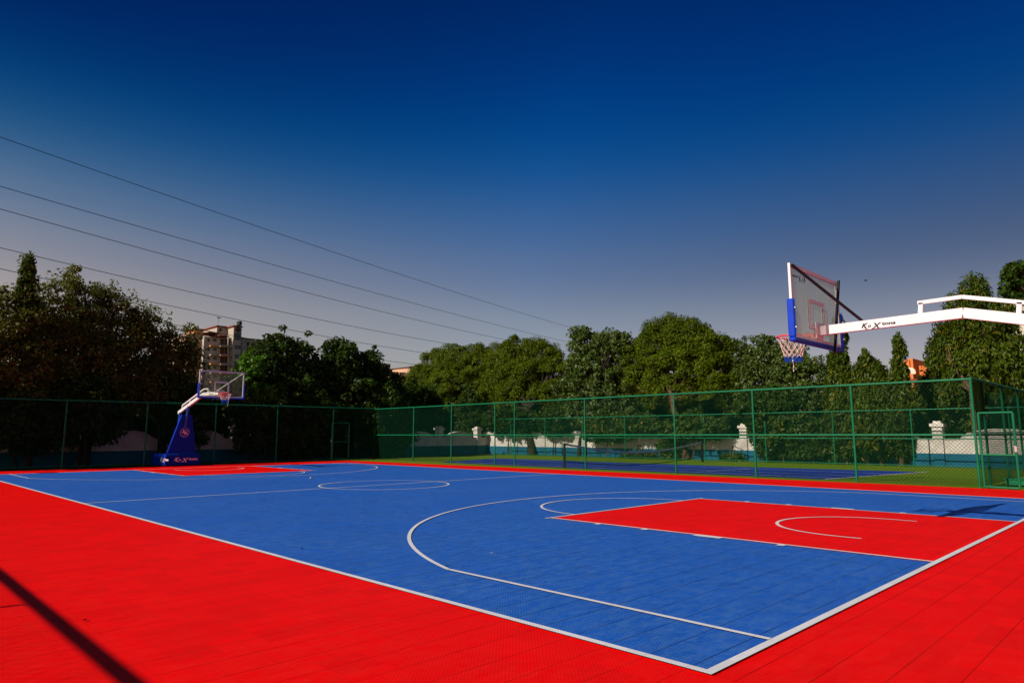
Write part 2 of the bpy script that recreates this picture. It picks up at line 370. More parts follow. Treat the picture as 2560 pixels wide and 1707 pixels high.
# ---------------------------------------------------------------- basketball hoops
def hoop(name, s, u0, vc, dz, label, near):
    """s=+1: board looks towards +u; u0 board face, vc centre line, dz height shift"""
    def P(x, y, z): return W(u0+s*x, vc+y, z+dz)           # x ahead of the board, y across, z up
    def bx(mb, x0, x1, y0, y1, z0, z1, bev=0):
        a, b_ = sorted((u0+s*x0, u0+s*x1)); return mb.box(a, b_, vc+y0, vc+y1, z0+dz, z1+dz, bev)
    root = empty('basketball_hoop', W(u0-s*4.2, vc, 0), label, 'basketball hoop', 'portable basketball hoops')
    zb, zt, hw = 2.93, 4.02, .93
    # board
    board = bx(MB(), -.025, -.005, -hw+.05, hw-.05, zb+.05, zt-.05).build('backboard', M['skylit' if near else 'glass'], root)
    fr = MB()
    bx(fr, -.035, .0, -hw, -hw+.05, zb, zt); bx(fr, -.035, .0, hw-.05, hw, zb, zt)
    bx(fr, -.035, .0, -hw+.05, hw-.05, zt-.05, zt); bx(fr, -.035, .0, -hw+.05, hw-.05, zb, zb+.05)
    adopt2(fr.build('board_frame', M['white']), board)
    sq = MB(); q0, q1, q2, q3 = -.30, .30, 3.13, 3.58
    for x0, x1 in ((-.004, -.001), (-.030, -.027)):
        bx(sq, x0, x1, q0, q0+.05, q2, q3); bx(sq, x0, x1, q1-.05, q1, q2, q3)
        bx(sq, x0, x1, q0+.05, q1-.05, q3-.05, q3); bx(sq, x0, x1, q0+.05, q1-.05, q2, q2+.05)
    adopt2(sq.build('target_square', M['white']), board)
    pd = MB()
    bx(pd, -.07, .035, -hw-.03, -hw+.02, zb+.0, zb+.56, .015); bx(pd, -.07, .035, hw-.02, hw+.03, zb, zb+.56, .015)
    bx(pd, -.07, .035, -hw-.03, hw+.03, zb-.06, zb-.001, .015)
    adopt2(pd.build('edge_padding', M['pad']), board)
    lg = MB(); stamp(lg, WM, P(-.0275, s*(-hw+.56), zt-.2), W(0, -s, 0), (0,0,1), .095)
    adopt2(lg.build('board_lettering', M['black']), board)
    for y, z in ((-hw+.0, zb+.14), (-hw+.0, zb+.42), (hw-.0, zb+.14), (hw-.0, zb+.42)):
        adopt2(MB().tube([P(-.07, y, z), P(-.085, y, z)], .018, 8).build('bolt', M['steel'], root), board)
    # rim with bracket and net
    zr = 3.07; rc = .375; RR = .23
    rim = MB(); rim.tube([P(rc+RR*math.cos(a), RR*math.sin(a), zr) for a in [2*math.pi*i/32 for i in range(33)]], .012, 8, False)
    bx(rim, .005, .05, -.10, .10, zr-.15, zr+.012)
    for y in (-.07, .07): rim.beam(P(.02, y, zr-.012), P(.2, y*1.6, zr-.012), .03, .03)
    rim.add([P(.01, -.10, zr+.014), P(.01, .10, zr+.014), P(.19, .13, zr+.014), P(.19, -.13, zr+.014)], [(0,1,2,3)])
    rim = rim.build('rim', M['orange'], root)
    def netpt(i, z, off, flare=0):
        t = (zr-z)/.45; r = RR*(1-.50*min(1, t*1.15)**.75)
        a = 2*math.pi*(i+off)/12
        return P(rc+r*math.cos(a), r*math.sin(a), z)
    n1, n2 = MB(), MB(); levels = [zr-.005, zr-.12, zr-.21, zr-.265, zr-.315, zr-.36, zr-.40]
    if not near: levels = [zr-.005, zr-.14, zr-.25, zr-.32, zr-.38]
    for i in range(12):
        for k in range(len(levels)-1):
            tgt = n2 if k >= len(levels)-3 else n1
            o0 = .5*(k % 2); 
            for sd in (-.5, .5):
                tgt.tube([netpt(i, levels[k], o0), netpt(i, levels[k+1], o0+sd)], .0048, 4, False)
    n1.tube([netpt(2, levels[-3], 0), netpt(2, levels[-1]-.05, .2), netpt(2, levels[-1]-.14, .1)], .007, 5)
    n1.build('net', M['cord'], rim) if False else adopt2(n1.build('net', M['cord']), rim)
    adopt2(n2.build('net_hem', M['bluecord']), rim)
    # arm
    arm = MB(); zc = 3.13
    A = P(-.03, 0, zc-.02); B = P(-1.93, 0, zc+.02); D = P(-4.80, 0, zc-.72)
    arm.beam(A, B, .10, .135); arm.beam(B, D, .10, .135)
    bx(arm, -.05, -.03, -.13, .13, zc-.14, zc+.11)
    arm = arm.build('arm', M['white'], root)
    rl = MB()
    def along(x, h): 
        z = zc-.02+.04*(-x/1.9) if x > -1.93 else zc+.02-.74*((-x-1.93)/2.87)
        return P(x, 0, z+h)
    rl.beam(along(-1.40,.22), along(-1.93,.22), .05, .05); rl.beam(along(-1.93,.22), along(-4.4,.22), .05, .05)
    for x in (-1.42, -2.52, -3.45, -4.38): rl.beam(along(x, .05), along(x-.02, .215), .05, .055)
    adopt2(rl.build('guide_rail', M['white']), arm)
    lw = MB()
    stamp(lw, WM, P(-.66 if near else -1.2, -.0515*(1 if True else 1), zc-.045), W(-s,0,0) if near else W(s,0,0), (0,0,1), .090)
    adopt2(lw.build('arm_lettering', M['black']), arm)
    # struts
    m1 = MB().tube([P(-.05, -hw+.03, zt-.03), along(-.66, .075)], .022, 8).build('strut', M['black'], root)
    if near: MB().tube([P(-.06, hw-.02, zt+.02), P(-.12, .36, 2.80)], .022, 8).build('strut', M['black'], root)
    else: MB().tube([P(-.05, hw-.03, zt-.03), along(-.62, .075)], .017, 8).build('strut', M['white'], root)
    # uprights and base
    gz = -dz
    up = MB(); up.tube([P(-4.25, .0, gz+.5), P(-3.62, 0, zc-.42)], .06, 10); up.build('upright', M['bluepost'], root)
    up = MB(); up.tube([P(-4.95, .0, gz+.5), P(-4.62, 0, zc-.68)], .06, 10); up.build('upright', M['bluepost'], root)
    MB().tube([P(-4.85, .0, gz+1.2), P(-4.45, 0, gz+2.2)], .03, 8).build('brace', M['white'], root)
    px0 = -3.75
    pad = MB().extrude([P(px0-.35, -.62, gz+.60), P(px0-.35, .62, gz+.60), P(px0, .21, 2.30), P(px0, -.21, 2.30)], W(-s*.16, 0, 0))
    pad = pad.build('upright_padding', M['padbase'], root)
    em = MB(); fz = 1.50; fo = P(px0-.35+.35*(fz-gz-.60)/(2.30-gz-.60), 0, fz); fd = (P(px0, 0, 2.30)-P(px0-.35, 0, gz+.60)).normalized(); ofs = W(s*.006, 0, 0)
    n = 32
    for i in range(n):
        q = []
        for a, r in ((i,.20),(i+1,.20),(i+1,.185),(i,.185)):
            t = 2*math.pi*a/n; q.append(fo+ofs+W(0, r*math.cos(t), 0)+fd*(r*math.sin(t)))
        em.sheet(q)
    stamp(em, text_mesh('K', .2, .008, .35, 1.1), fo+ofs+W(0, s*.13, -.03), W(0, -s, 0), fd, 1)
    stamp(em, text_mesh('X', .2, .008, -.2, 1.2), fo+ofs+W(0, s*.03, -.09), W(0, -s, 0), fd, 1)
    adopt2(em.build('emblem', M['pinkwhite']), pad)
    base = MB(); bx(base, -5.7, -3.95, -.76, .76, gz+.03, gz+.55, .04); base = base.build('base', M['padbase'], root)
    bl = MB(); b2 = MB(); stamp(bl, WM, P(-3.947, s*.36, gz+.24), W(0,-s,0), (0,0,1), .20)
    stamp(b2, WM, W(u0-s*4.5, vc-.763, .24) if s < 0 else W(u0-s*5.2, vc-.763, .24), W(-1,0,0) if s > 0 else W(-1,0,0), (0,0,1), .20)
    adopt2(bl.build('base_lettering', M['pinkwhite']), base); adopt2(b2.build('base_lettering', M['pinkwhite']), base)
    return root
def adopt2(o, parent_mesh):
    """sub-part under a part that itself sits under an Empty; all meshes hold world coordinates"""
    o.parent = parent_mesh; o.matrix_parent_inverse = Matrix.Identity(4)
    return o
def world_loc(o): return Vector(o.location)
hoop('basketball_hoop', 1, 1.85, 6.80, -.16, 'large near white basketball hoop arm with black struts reaching in from the right', True)
hoop('basketball_hoop', -1, 26.4, 7.60, 0.0, 'distant basketball hoop on padded blue stand beneath the left trees', False)

# ---------------------------------------------------------------- fences
def netting(mb, p0, p1, z0, z1, pitch, r):
    p0, p1 = Vector(p0), Vector(p1); L = (p1-p0).length; d = (p1-p0)/L; n = Vector((-d.y, d.x, 0)); H = z1-z0
    for sg in (1, -1):
        c = -H if sg > 0 else 0
        while c < (L if sg > 0 else L+H):
            # line x = c + sg*h
            h0, h1 = 0, H
            if sg > 0:
                if c < 0: h0 = -c
                if c+H > L: h1 = L-c
            else:
                if c > L: h0 = c-L
                if c-H < 0: h1 = c
            if h1-h0 > .01:
                a = p0+d*(c+sg*h0)+Vector((0,0,z0+h0))+n*(r*sg); b_ = p0+d*(c+sg*h1)+Vector((0,0,z0+h1))+n*(r*sg)
                mb.tube([a, b_], r, 3, False, False)
            c += pitch
def fence(label, p0, p1, posts, H, mid, pitch=.10, r=.0040, pr=.034, zb=-.03, low=True, group='green mesh fences round the courts', rails=True, fat=0):
    """p0,p1 (u,v); posts = fractions"""
    root = empty('chain_link_fence', W(p0[0], p0[1], 0), label, 'fence', group)
    a, b_ = W(*p0), W(*p1)
    for t in posts:
        q = a.lerp(b_, t); MB().tube([q+Vector((0,0,zb)), q+Vector((0,0,H))], pr, 8).build('post', M['green'], root)
    Z = lambda q, z: q+Vector((0,0,z))
    if fat: MB().beam(Z(a,H), Z(b_,H), .05, fat).build('top_rail', M['green'], root)
    else: MB().tube([Z(a,H), Z(b_,H)], pr*1.05, 8).build('top_rail', M['green'], root)
    if mid: MB().tube([Z(a,mid), Z(b_,mid)], pr*.95, 8).build('middle_rail', M['green'], root)
    if low: MB().tube([Z(a,.06), Z(b_,.06)], pr*.7, 6).build('bottom_rail', M['green'], root)
    nb = MB(); nrm = (b_-a).normalized().cross(Vector((0,0,1)))*.045
    netting(nb, a+nrm, b_+nrm, .03, H, pitch, r); nb.build('netting', M['net'], root)
    return root
def frac(p0, p1, xs):
    """fractions along the fence where its posts stand, read off the survey"""
    out = []
    for x in xs:
        best = min(((abs(px(W(*[p0[i]+(p1[i]-p0[i])*k/2000 for i in (0,1)], 1.4))-x), k/2000) for k in range(2001)))
        out.append(best[1])
    return out
def px(p):
    D = np.array(p)-CAM; z = D@AX[2]; return (1280+FPX*(D@AX[0])/z)*2352/2560
FA, FB, FC = (2.05, 17.7), (31.5, 18.5), (33.0, -9.0)
fence('long green chain link fence between the basketball court and the tennis court', FA, FB, [0]+frac(FA, FB, [1961,1732,1550,1344,1182,1137,1037,950])+[1], 2.85, 1.37, low=False)
fence('shaded green chain link fence behind the far hoop along the end of the court', FB, FC, frac(FB, FC, [870,765,636,494,335,148])+[.93], 2.88, None, .10, .0042)
fence('green chain link fence at the back of the tennis court before the white wall', (-1.5, 29.6), (33, 29.6), [t/34.5 for t in (1.2,4.7,8.2,11.5,14.8,18.2,20,23.4,26.6,29.8,33)], 2.45, 1.2, .10, .0034, .028, zb=-.25)
fence('green chain link fence running back from the open gate at the right edge', FA, (2.05, 29.6), [.11,.33,.55,.78,1], 2.87, 1.37, .10, .004, low=False)
fence('green chain link fence along the near side of the court left of the camera', (-8, -6.4), (31, -6.4), [(t+.02)/39 for t in (1.2,4.3,7.4,10.5,13.6,16.7,19.8,22.9,26,29.1,32.2,35.3,38.4)], 2.84, None, .12, .0016, .026, fat=.060)

def gate(label, p0, p1, z0, z1, mids, pitch=.1, group=None):
    root = empty('mesh_gate', W(p0[0], p0[1], 0), label, 'gate', 'green mesh gates')
    a, b_ = W(*p0), W(*p1); Z = lambda q, z: q+Vector((0,0,z)); fr = MB()
    for q in (a, b_): fr.tube([Z(q,z0), Z(q,z1)], .03, 8)
    for z in (z0, z1): fr.tube([Z(a,z), Z(b_,z)], .03, 8)
    fr.build('frame', M['green'], root)
    for z in mids: MB().tube([Z(a,z), Z(b_,z)], .028, 8).build('cross_bar', M['green'], root)
    MB().box(b_.x-.03, b_.x+.03, -b_.y-.06, -b_.y-.03, z0+.9, z0+1.06, .005).build('latch', M['steel'], root)
    nb = MB(); netting(nb, a, b_, z0, z1, pitch, .0028); nb.build('netting', M['net'], root)
    return root
gate('open green mesh gate leaf with one cross bar beside the right corner post', (1.93, 17.62), (1.17, 17.50), .04, 1.94, (.86,))
gate('closed green mesh door in the far shaded fence left of the court corner', (31.5+.115, 16.9), (31.66, 15.85), .08, 2.05, (1.0,))
# green shade cloth tied to the top of the side fence
tag(MB().box(2.075, 2.085, 18.0, 19.0, 2.02, 2.83).build('shade_cloth', M['turf']), 'small green cloth panel tied up above the open gate', 'shade cloth')

nb = MB(); netting(nb, W(31.44, 18.35), W(31.56, 17.15), .1, 2.75, .03, .0028)
tag(nb.build('wind_net', M['net']), 'fine green wind net tied across the fence corner right of the closed door', 'net')

# boundary walls with humped bays and capped pillars
def wall(label, along, const, t0, t1, bay, phase, cut=.55):
    """along 'u': wall at v=const running in u; along 'v': wall at u=const"""
    P = (lambda t, o, z: W(t, const+o, z)) if along == 'u' else (lambda t, o, z: W(const+o, t, z))
    root = empty('boundary_wall', P((t0+t1)/2, 0, 0), label, 'wall', 'white walls with a blue foot')
    up, lo = MB(), MB()
    n = int((t1-t0)/.25)
    def top(t):
        x = ((t-phase) % bay)/bay; x = abs(x-.5)*2       # 0 mid bay, 1 at pillar
        return 1.20+.42*max(0, 1-(x/.62)**2)**.5*1.0 if x < .62 else 1.20
    ts = [t0+(t1-t0)*i/n for i in range(n+1)]
    for a, b_ in zip(ts[:-1], ts[1:]):
        for o in (0, .23):
            up.add([P(a,o,cut), P(b_,o,cut), P(b_,o,top(b_)), P(a,o,top(a))], [(0,1,2,3)])
        up.add([P(a,-.03,top(a)), P(b_,-.03,top(b_)), P(b_,.26,top(b_)), P(a,.26,top(a))], [(0,1,2,3)])
        up.add([P(a,-.03,top(a)), P(b_,-.03,top(b_)), P(b_,-.03,top(b_)-.06), P(a,-.03,top(a)-.06)], [(0,1,2,3)])
    bxw = lambda mb, a0, a1, o0, o1, z0, z1: mb.box(a0, a1, const+o0, const+o1, z0, z1) if along == 'u' else mb.box(const+o0, const+o1, a0, a1, z0, z1)
    bxw(lo, t0, t1, -.03, .26, -.4, cut)
    up = up.build('upper_wall', M['wallw'], root)
    lo.build('painted_foot', M['wallb'], root)
    t = phase
    while t < t1:
        if t > t0:
            pl = MB(); bxw(pl, t-.2, t+.2, -.10, .33, cut+.003, 1.72); bxw(pl, t-.27, t+.27, -.17, .40, 1.72, 1.86); bxw(pl, t-.15, t+.15, -.05, .28, 1.86, 1.97)
            pl = pl.build('pillar', M['wallw'], root)
            ft = MB(); bxw(ft, t-.203, t+.203, -.105, .333, -.4, cut); adopt2(ft.build('pillar_foot', M['wallb']), pl)
        t += bay
    return root
wall('sunlit white boundary wall with capped pillars behind the tennis court', 'u', 31.0, -14, 38, 4.55, 6.05)
wall('shaded white boundary wall with arched bays behind the far end fence', 'v', 35.4, -16, 34, 3.6, 4.9, .62)

# ---------------------------------------------------------------- tennis net
root = empty('tennis_net', W(16.9, 18.2, 0), 'sagging dark tennis net with a grey top tape across the tennis court', 'tennis net')
na, nb_ = W(16.85, 18.25), W(15.95, 28.0)
for q, h in ((na, 1.02), (nb_, 1.05)): MB().tube([q, q+Vector((0,0,h))], .055, 10).build('post', M['black'], root)
def ntop(t): return 1.0-.42*math.sin(math.pi*t)*(1 if True else 0)+.02
def nbot(t): return .27-.26*math.sin(math.pi*min(1, t*1.0))
tp = MB(); N = 30
for i in range(N):
    a, b_ = na.lerp(nb_, i/N), na.lerp(nb_, (i+1)/N)
    tp.beam(a+Vector((0,0,ntop(i/N)-.03)), b_+Vector((0,0,ntop((i+1)/N)-.03)), .014, .075)
tp.build('top_tape', M['tape'], root)
bt = MB().tube([na.lerp(nb_, i/N)+Vector((0,0,nbot(i/N))) for i in range(N+1)], .018, 5); bt.build('bottom_rope', M['blacknet'], root)
mesh = MB()
for j in range(1, 14):
    f = j/14; mesh.tube([na.lerp(nb_, i/N)+Vector((0,0,nbot(i/N)*(1-f)+(ntop(i/N)-.06)*f)) for i in range(N+1)], .0016, 3, False)
for i in range(1, 180):
    t = i/180; q = na.lerp(nb_, t); mesh.tube([q+Vector((0,0,nbot(t))), q+Vector((0,0,ntop(t)-.06))], .0016, 3, False)
mesh.build('netting', M['blacknet'], root)

# green planter box at the right edge
root = empty('bench', W(1.1, 19.3, 0), 'low green wooden box on the grass behind the open gate', 'box')
pb = MB(); pb.box(.3, 1.72, 19.0, 19.5, .02, .17, .01); pb.build('box_body', M['green'], root)
MB().box(.28, 1.74, 18.98, 19.52, .173, .2, .008).build('lid', M['green'], root)

# ---------------------------------------------------------------- floodlight pole left of the view (its shadow crosses the far corner)
root = empty('floodlight_pole', W(29.9, -6.9, 0), 'grey floodlight pole outside the near side fence', 'lamp post')
MB().tube([W(29.9,-6.9,0), W(29.9,-6.9,6.2)], [.09,.06], 10).build('pole', M['lamp'], root)
MB().box(29.6, 30.2, -6.95, -6.6, 6.2, 6.45, .02).build('lamp_head', M['lamp'], root)

# ---------------------------------------------------------------- small things lying about
def on_floor(x, y):
    D = AX[2] + AX[0]*(x-1280)/FPX + AX[1]*(853.5-y)/FPX; X = CAM + D*(-CAM[2]/D[2]); return X[0], -X[1]
dry = simple('dry leaf', (.05, .03, .02), .9, .1)
for x, y, lab in ((755,1372,'small dark dry leaf on the blue floor left of the three point arc'), (1114,1416,'dark dry leaf just outside the bend of the near three point line'), (212,1553,'dark crumpled leaf on the red floor beside the dark shadow band')):
    u, v = on_floor(x, y); a = x*1.7; mb = MB(); pts = []
    for k in range(5):
        t = k/4; w_ = .011*math.sin(math.pi*(.12+.76*t)); c_ = W(u, v, .018+.006*math.cos(3*t+a)) + Vector((math.cos(a), math.sin(a), 0))*(t-.5)*.042; n_v = Vector((-math.sin(a), math.cos(a), .45))*w_
        pts += [c_-n_v, c_+Vector((0,0,-.004)), c_+Vector((n_v.x*-1, n_v.y*-1, n_v.z))*-1 + Vector((0,0,2*n_v.z))]
    mb.add(pts, [f for k in range(4) for f in ((3*k,3*k+1,3*k+4,3*k+3),(3*k+1,3*k+2,3*k+5,3*k+4))])
    tag(mb.build('dry_leaf', dry), lab, 'leaf', 'dry leaves on the court')
u, v = on_floor(777, 1198)
mb = MB(); mb.tube([W(u, v, .035-.033*math.cos(math.pi*k/8)+.01) for k in range(9)], [max(.002, .033*math.sin(math.pi*k/8)) for k in range(9)], 12)
tag(mb.build('ball', simple('felt', (.35,.38,.22), .9, .1)), 'small pale ball lying on the blue floor beyond the centre circle', 'ball')
mb = MB(); q = np.array([2164,702]); D = AX[2] + AX[0]*(q[0]-1280)/FPX + AX[1]*(853.5-q[1])/FPX; B0 = Vector(CAM + D*60)
mb.tube([B0+Vector((.14,0,.01)), B0+Vector((.08,0,.02)), B0, B0+Vector((-.12,0,0)), B0+Vector((-.2,0,.01))], [.008,.03,.035,.02,.025], 7)
mb.add([B0+Vector((.05,0,.02)), B0+Vector((-.06,0,.02)), B0+Vector((-.1,.22,.08)), B0+Vector((.0,.2,.09)), B0+Vector((-.1,-.22,.08)), B0+Vector((0,-.2,.09))], [(0,1,2,3),(1,0,5,4)])
tag(mb.build('bird', M['black']), 'tiny dark bird flying in the sky right of the near backboard', 'bird')

# ---------------------------------------------------------------- overhead cables
VPX, VPY = 2080, 1003
dirv = AX[2] + AX[0]*(VPX*2560/2352-1280)/FPX; dirv = Vector((dirv[0], dirv[1], 0)).normalized()
def cable(y0, x1, y1, dist, label):
    side = Vector((dirv.y, -dirv.x, 0))
    if side.dot(Vector((1,0,0))) < 0: side = -side
    def hit(x, y):     # the point of the sight line in the upright plane of the line of poles
        x *= 2560/2352; y *= 2560/2352
        D = Vector(AX[2] + AX[0]*(x-1280)/FPX + AX[1]*(853.5-y)/FPX)
        t = dist/D.dot(side); return Vector(CAM)+D*t
    A, B = hit(0, y0), hit(x1, y1)
    d = (B-A); pts = []
    for i in range(-8, 41):
        t = i/24; p = A+d*t; p.z += 1.1*(1.6*(t-.5)**2-.4)*.9; pts.append(p)
    o = MB().tube(pts, .022, 5, False).build('power_line', M['wire'])
    o['label'] = label; o['category'] = 'cable'; o['group'] = 'overhead power lines'
for i, (y0, x1, y1, lab) in enumerate(((315,1310,752,'highest black power line slanting across the sky'), (428,1310,787,'second power line from the top, below the highest one'),
        (480,1150,778,'third power line from the top, close under the second'), (569,1075,797,'fourth power line from the top, grazing the tall left tree'),
        (617,1020,817,'fifth power line down, passing just over the apartment tower'), (664,965,838,'lowest power line, mostly hidden by the left trees'))):
    cable(y0, x1, y1, 46+i*.6, lab)

# ---------------------------------------------------------------- trees
rng = np.random.default_rng(7)
def leaves(P, Nn, size, aspect, droop, lift=0.0):
    """P (n,3) leaf places, Nn (n,3) outward directions -> diamond leaves"""
    n = len(P); s = size*rng.uniform(.55, 1.35, n)[:, None]
    ax = rng.normal(size=(n,3)); ax += Nn*.6; ax[:,2] -= droop*1.6; ax /= np.linalg.norm(ax, axis=1)[:,None]
    nr = Nn*(.7+lift*1.6)+rng.normal(size=(n,3))*(.6-lift*.5); nr[:,2] += .35+lift*.3
    sd = np.cross(ax, nr); sd /= np.linalg.norm(sd, axis=1)[:,None]+1e-9
    nn = np.cross(sd, ax)
    v = np.empty((n,4,3)); v[:,0] = P-ax*s*.5; v[:,2] = P+ax*s*.5-nn*s*.08
    v[:,1] = P+sd*s*aspect*.5+nn*s*.05; v[:,3] = P-sd*s*aspect*.5+nn*s*.05
    return v.reshape(-1,3)
def leaf_obj(name, V, mat, parent):
    n = len(V)//4; me = bpy.data.meshes.new(name)
    me.vertices.add(len(V)); me.vertices.foreach_set('co', V.astype(np.float32).ravel())
    me.loops.add(4*n); me.loops.foreach_set('vertex_index', np.arange(4*n, dtype=np.int32))
    me.polygons.add(n); me.polygons.foreach_set('loop_start', np.arange(0, 4*n, 4, dtype=np.int32)); me.polygons.foreach_set('loop_total', np.full(n, 4, dtype=np.int32))
    me.update(calc_edges=True); me.validate(); me.materials.append(mat)
    o = bpy.data.objects.new(name, me); C.objects.link(o); adopt(o, parent)
    return o
def sphere(n):
    d = rng.normal(size=(n,3)); return d/np.linalg.norm(d, axis=1)[:,None]
def crown(blobs, clump_r, leaf, dens, aspect=.45, droop=.2, style='loose', gap=.0):
    """blobs: (centre, (rx,ry,rz)). clumps spread through each blob, thickest at the outside"""
    out = []
    for c, r in blobs:
        c = np.array(c); r = np.array(r); vol = r[0]*r[1]*r[2]
        area = 4*math.pi*((r[0]*r[1])**1.6/3+(r[0]*r[2])**1.6/3+(r[1]*r[2])**1.6/3)**(1/1.6)
        nc = max(5, int(area/(clump_r**2*{'pad':1.25,'loose':1.5,'droop':1.3}[style])*(1-gap)))
        d = sphere(nc); rad = rng.uniform(.62, 1.04, nc)**.8
        if style != 'pad':
            rad *= rng.uniform(.8, 1.12, nc); far = rng.random(nc) < .2; rad[far] *= rng.uniform(1.05, 1.28, far.sum())
        cc = c+d*r*rad[:,None]
        ni = max(2, int(vol*.5/clump_r**3)); di = sphere(ni); cc2 = c+di*r*(rng.uniform(0,.7,ni)**.5)[:,None]
        for k, q in enumerate(np.vstack([cc, cc2])):
            edge = k < nc and style != 'pad' and rad[k] > 1.0
            cr = clump_r*(rng.uniform(.35, .7) if edge else rng.uniform(.55, 1.25)); n = int(dens*rng.uniform(.6, 1.3)*(.35 if edge else 1 if k < nc else .6))
            dd = sphere(n); rr = rng.uniform(.2, 1, n)**.5
            if style == 'pad':                              # domed tufts: flat below, round above
                low_ = dd[:,2] < -.35; dd[low_,2] *= -1; sc = np.array([1, 1, .95])
            elif style == 'droop':
                sc = np.array([.75, .75, 1.35])
            else: sc = np.array([1, 1, .8])
            Pp = q+dd*(rr*cr)[:,None]*sc
            no = dd*.8+((q-c)/r)[None,:]*.5
            out.append(leaves(Pp, no, leaf, aspect, droop, .4 if style == 'pad' else 0))
    return np.vstack(out)
def tree(label, base, blobs, kind, name='tree', cat='tree', group=None, trunk=.16, lean=(0,0), bark='bark', clump=.55, leaf=.2, dens=70, gap=0., limbs=True, aspect=None, kindmat=None):
    st = {'loose':('loose',.25,.5), 'pad':('pad',.15,.4), 'droop':('droop',.9,.28)}[kind]
    root = empty(name, W(base[0], base[1], 0), label, cat, group)
    B = W(base[0], base[1], -.05)
    cen = [Vector(b_[0]) for b_ in blobs]; mean = sum(cen, Vector())/len(cen)
    zmin = min(b_[0][2]-b_[1][2] for b_ in blobs)
    fork = Vector((B.x+(mean.x-B.x)*.4+lean[0], B.y+(mean.y-B.y)*.4+lean[1], max(.8, zmin+.25*(mean.z-zmin))))
    tb = MB(); mid = B.lerp(fork, .5)+Vector((rng.normal()*.08, rng.normal()*.08, 0))
    tb.tube([B, B.lerp(mid, .5), mid, fork], [trunk*1.25, trunk, trunk*.9, trunk*.75], 9)
    if limbs:
        for c_, b_ in zip(cen, blobs):
            k = fork.lerp(c_, .5)+Vector((rng.normal()*.2, rng.normal()*.2, .15))
            tb.tube([fork, k, c_+Vector((0,0,b_[1][2]*.35))], [trunk*.55, trunk*.38, trunk*.12], 6)
            for j in range(4):
                d = sphere(1)[0]; d[2] = abs(d[2]); e = c_+Vector(d*np.array(b_[1])*.85)
                tb.tube([k, k.lerp(e, .5)+Vector((0,0,.1)), e], [trunk*.28, trunk*.17, trunk*.05], 5, False)
    tb.build('trunk', M[bark], root)
    V = crown(blobs, clump, leaf, dens, aspect or st[2], st[1], st[0], gap)
    leaf_obj('crown', V, M[kindmat], root)
    return root
def blob(x, y, rx, ry, depth=.85, **pl):
    u, v, z, t = at(x, y, **pl); m = t*(2560/2352)/FPX
    a, b_ = rx*m, ry*m
    return ((u, -v, z), (a*depth, a, b_) if 'u' in pl else (a, a*depth, b_))
def bl(lst, **pl): return [blob(*b_, **pl) for b_ in lst]
def base_of(x, **pl):
    u, v, z, t = at(x, 1060, **pl); return (u, v)
G1 = 'trees behind the far end fence'; G2 = 'trees along the wall behind the tennis court'
# far end, left to right
tree('tall olive tree at the left edge with a ragged dark crown', base_of(-40, u=34.4), bl([(-30,760,95,105),(60,740,80,92),(30,860,120,90),(-80,860,90,110),(110,800,60,80)], u=34.6), 'loose', group=G1, kindmat='lf_olive', leaf=.17, dens=78, clump=.55, bark='barkd', trunk=.22)
tree('biggest olive tree, highest crown right of the leafy spike at left', base_of(190, u=34.8), bl([(150,700,62,92),(205,720,58,80),(260,745,62,85),(200,830,110,90),(300,800,70,90),(140,800,80,90)], u=35.2), 'loose', group=G1, kindmat='lf_olive', leaf=.17, dens=78, clump=.55, bark='barkd', trunk=.25)
tree('wide olive tree sloping down towards the apartment tower', base_of(370, u=34.8), bl([(345,775,52,72),(390,820,52,65),(425,850,44,72),(360,880,85,70),(437,790,14,42),(300,880,60,60)], u=35.2), 'loose', group=G1, kindmat='lf_olive', leaf=.17, dens=78, clump=.55, bark='barkd', trunk=.2)
tree('narrow dark leafy spike topping the trees at the far left', base_of(66, u=33.8), bl([(64,618,12,26),(62,660,16,38),(66,735,22,60)], u=34.0), 'droop', group=G1, kindmat='lf_mango', leaf=.22, dens=95, clump=.28, bark='barkd', trunk=.12, limbs=False)
tree('tall olive tree standing beyond the left edge behind the near corner of the end fence', (33.9, -5.5), [((34.2, 5.0, 6.5), (2.2, 2.4, 2.6)), ((33.8, 7.0, 4.5), (1.8, 2.2, 2.2)), ((34.0, 3.4, 4.2), (1.8, 1.8, 2.0))], 'loose', group=G1, kindmat='lf_olive', leaf=.2, dens=80, clump=.6, bark='barkd', trunk=.22)
low = [(40,975,110,70,'low dark foliage against the shaded wall at the left edge'), (195,950,95,78,'hanging dark foliage over the shaded wall left of the first wall arch'), (430,955,55,85,'dark bush behind the far hoop stand'), (610,975,75,78,'dense dark tree right of the far hoop with low branches over the wall'), (725,985,75,75,'dark bush against the shaded wall left of the fence door'), (885,975,75,80,'dark bush filling the fence corner')]
for x, y, rx, ry, lab in low:
    tree(lab, base_of(x, u=33.9), bl([(x-rx*.4,y,rx*.6,ry*.9),(x+rx*.4,y+8,rx*.6,ry*.8),(x,y-ry*.5,rx*.7,ry*.6)], u=33.9), 'loose', name='bush', cat='bush', group='dark bushes in front of the shaded wall', kindmat='lf_dark', leaf=.2, dens=80, clump=.45, bark='barkd', trunk=.07)
tree('broad dark green tree right of the apartment tower with a jagged top', base_of(650, u=34.8), bl([(640,822,44,58),(690,835,44,60),(600,850,42,62),(640,900,88,70),(634,798,14,24),(715,880,40,60),(560,900,40,70)], u=35.4), 'loose', group=G1, kindmat='lf_dark', leaf=.26, dens=80, clump=.5, bark='barkd', trunk=.2)
tree('bright lime green sapling shoots beside the far backboard', base_of(575, u=34.0), bl([(580,835,26,30),(570,875,34,32),(610,905,30,22)], u=33.9), 'loose', group=G1, kindmat='lf_bright', leaf=.24, dens=45, clump=.35, bark='barkd', trunk=.06)
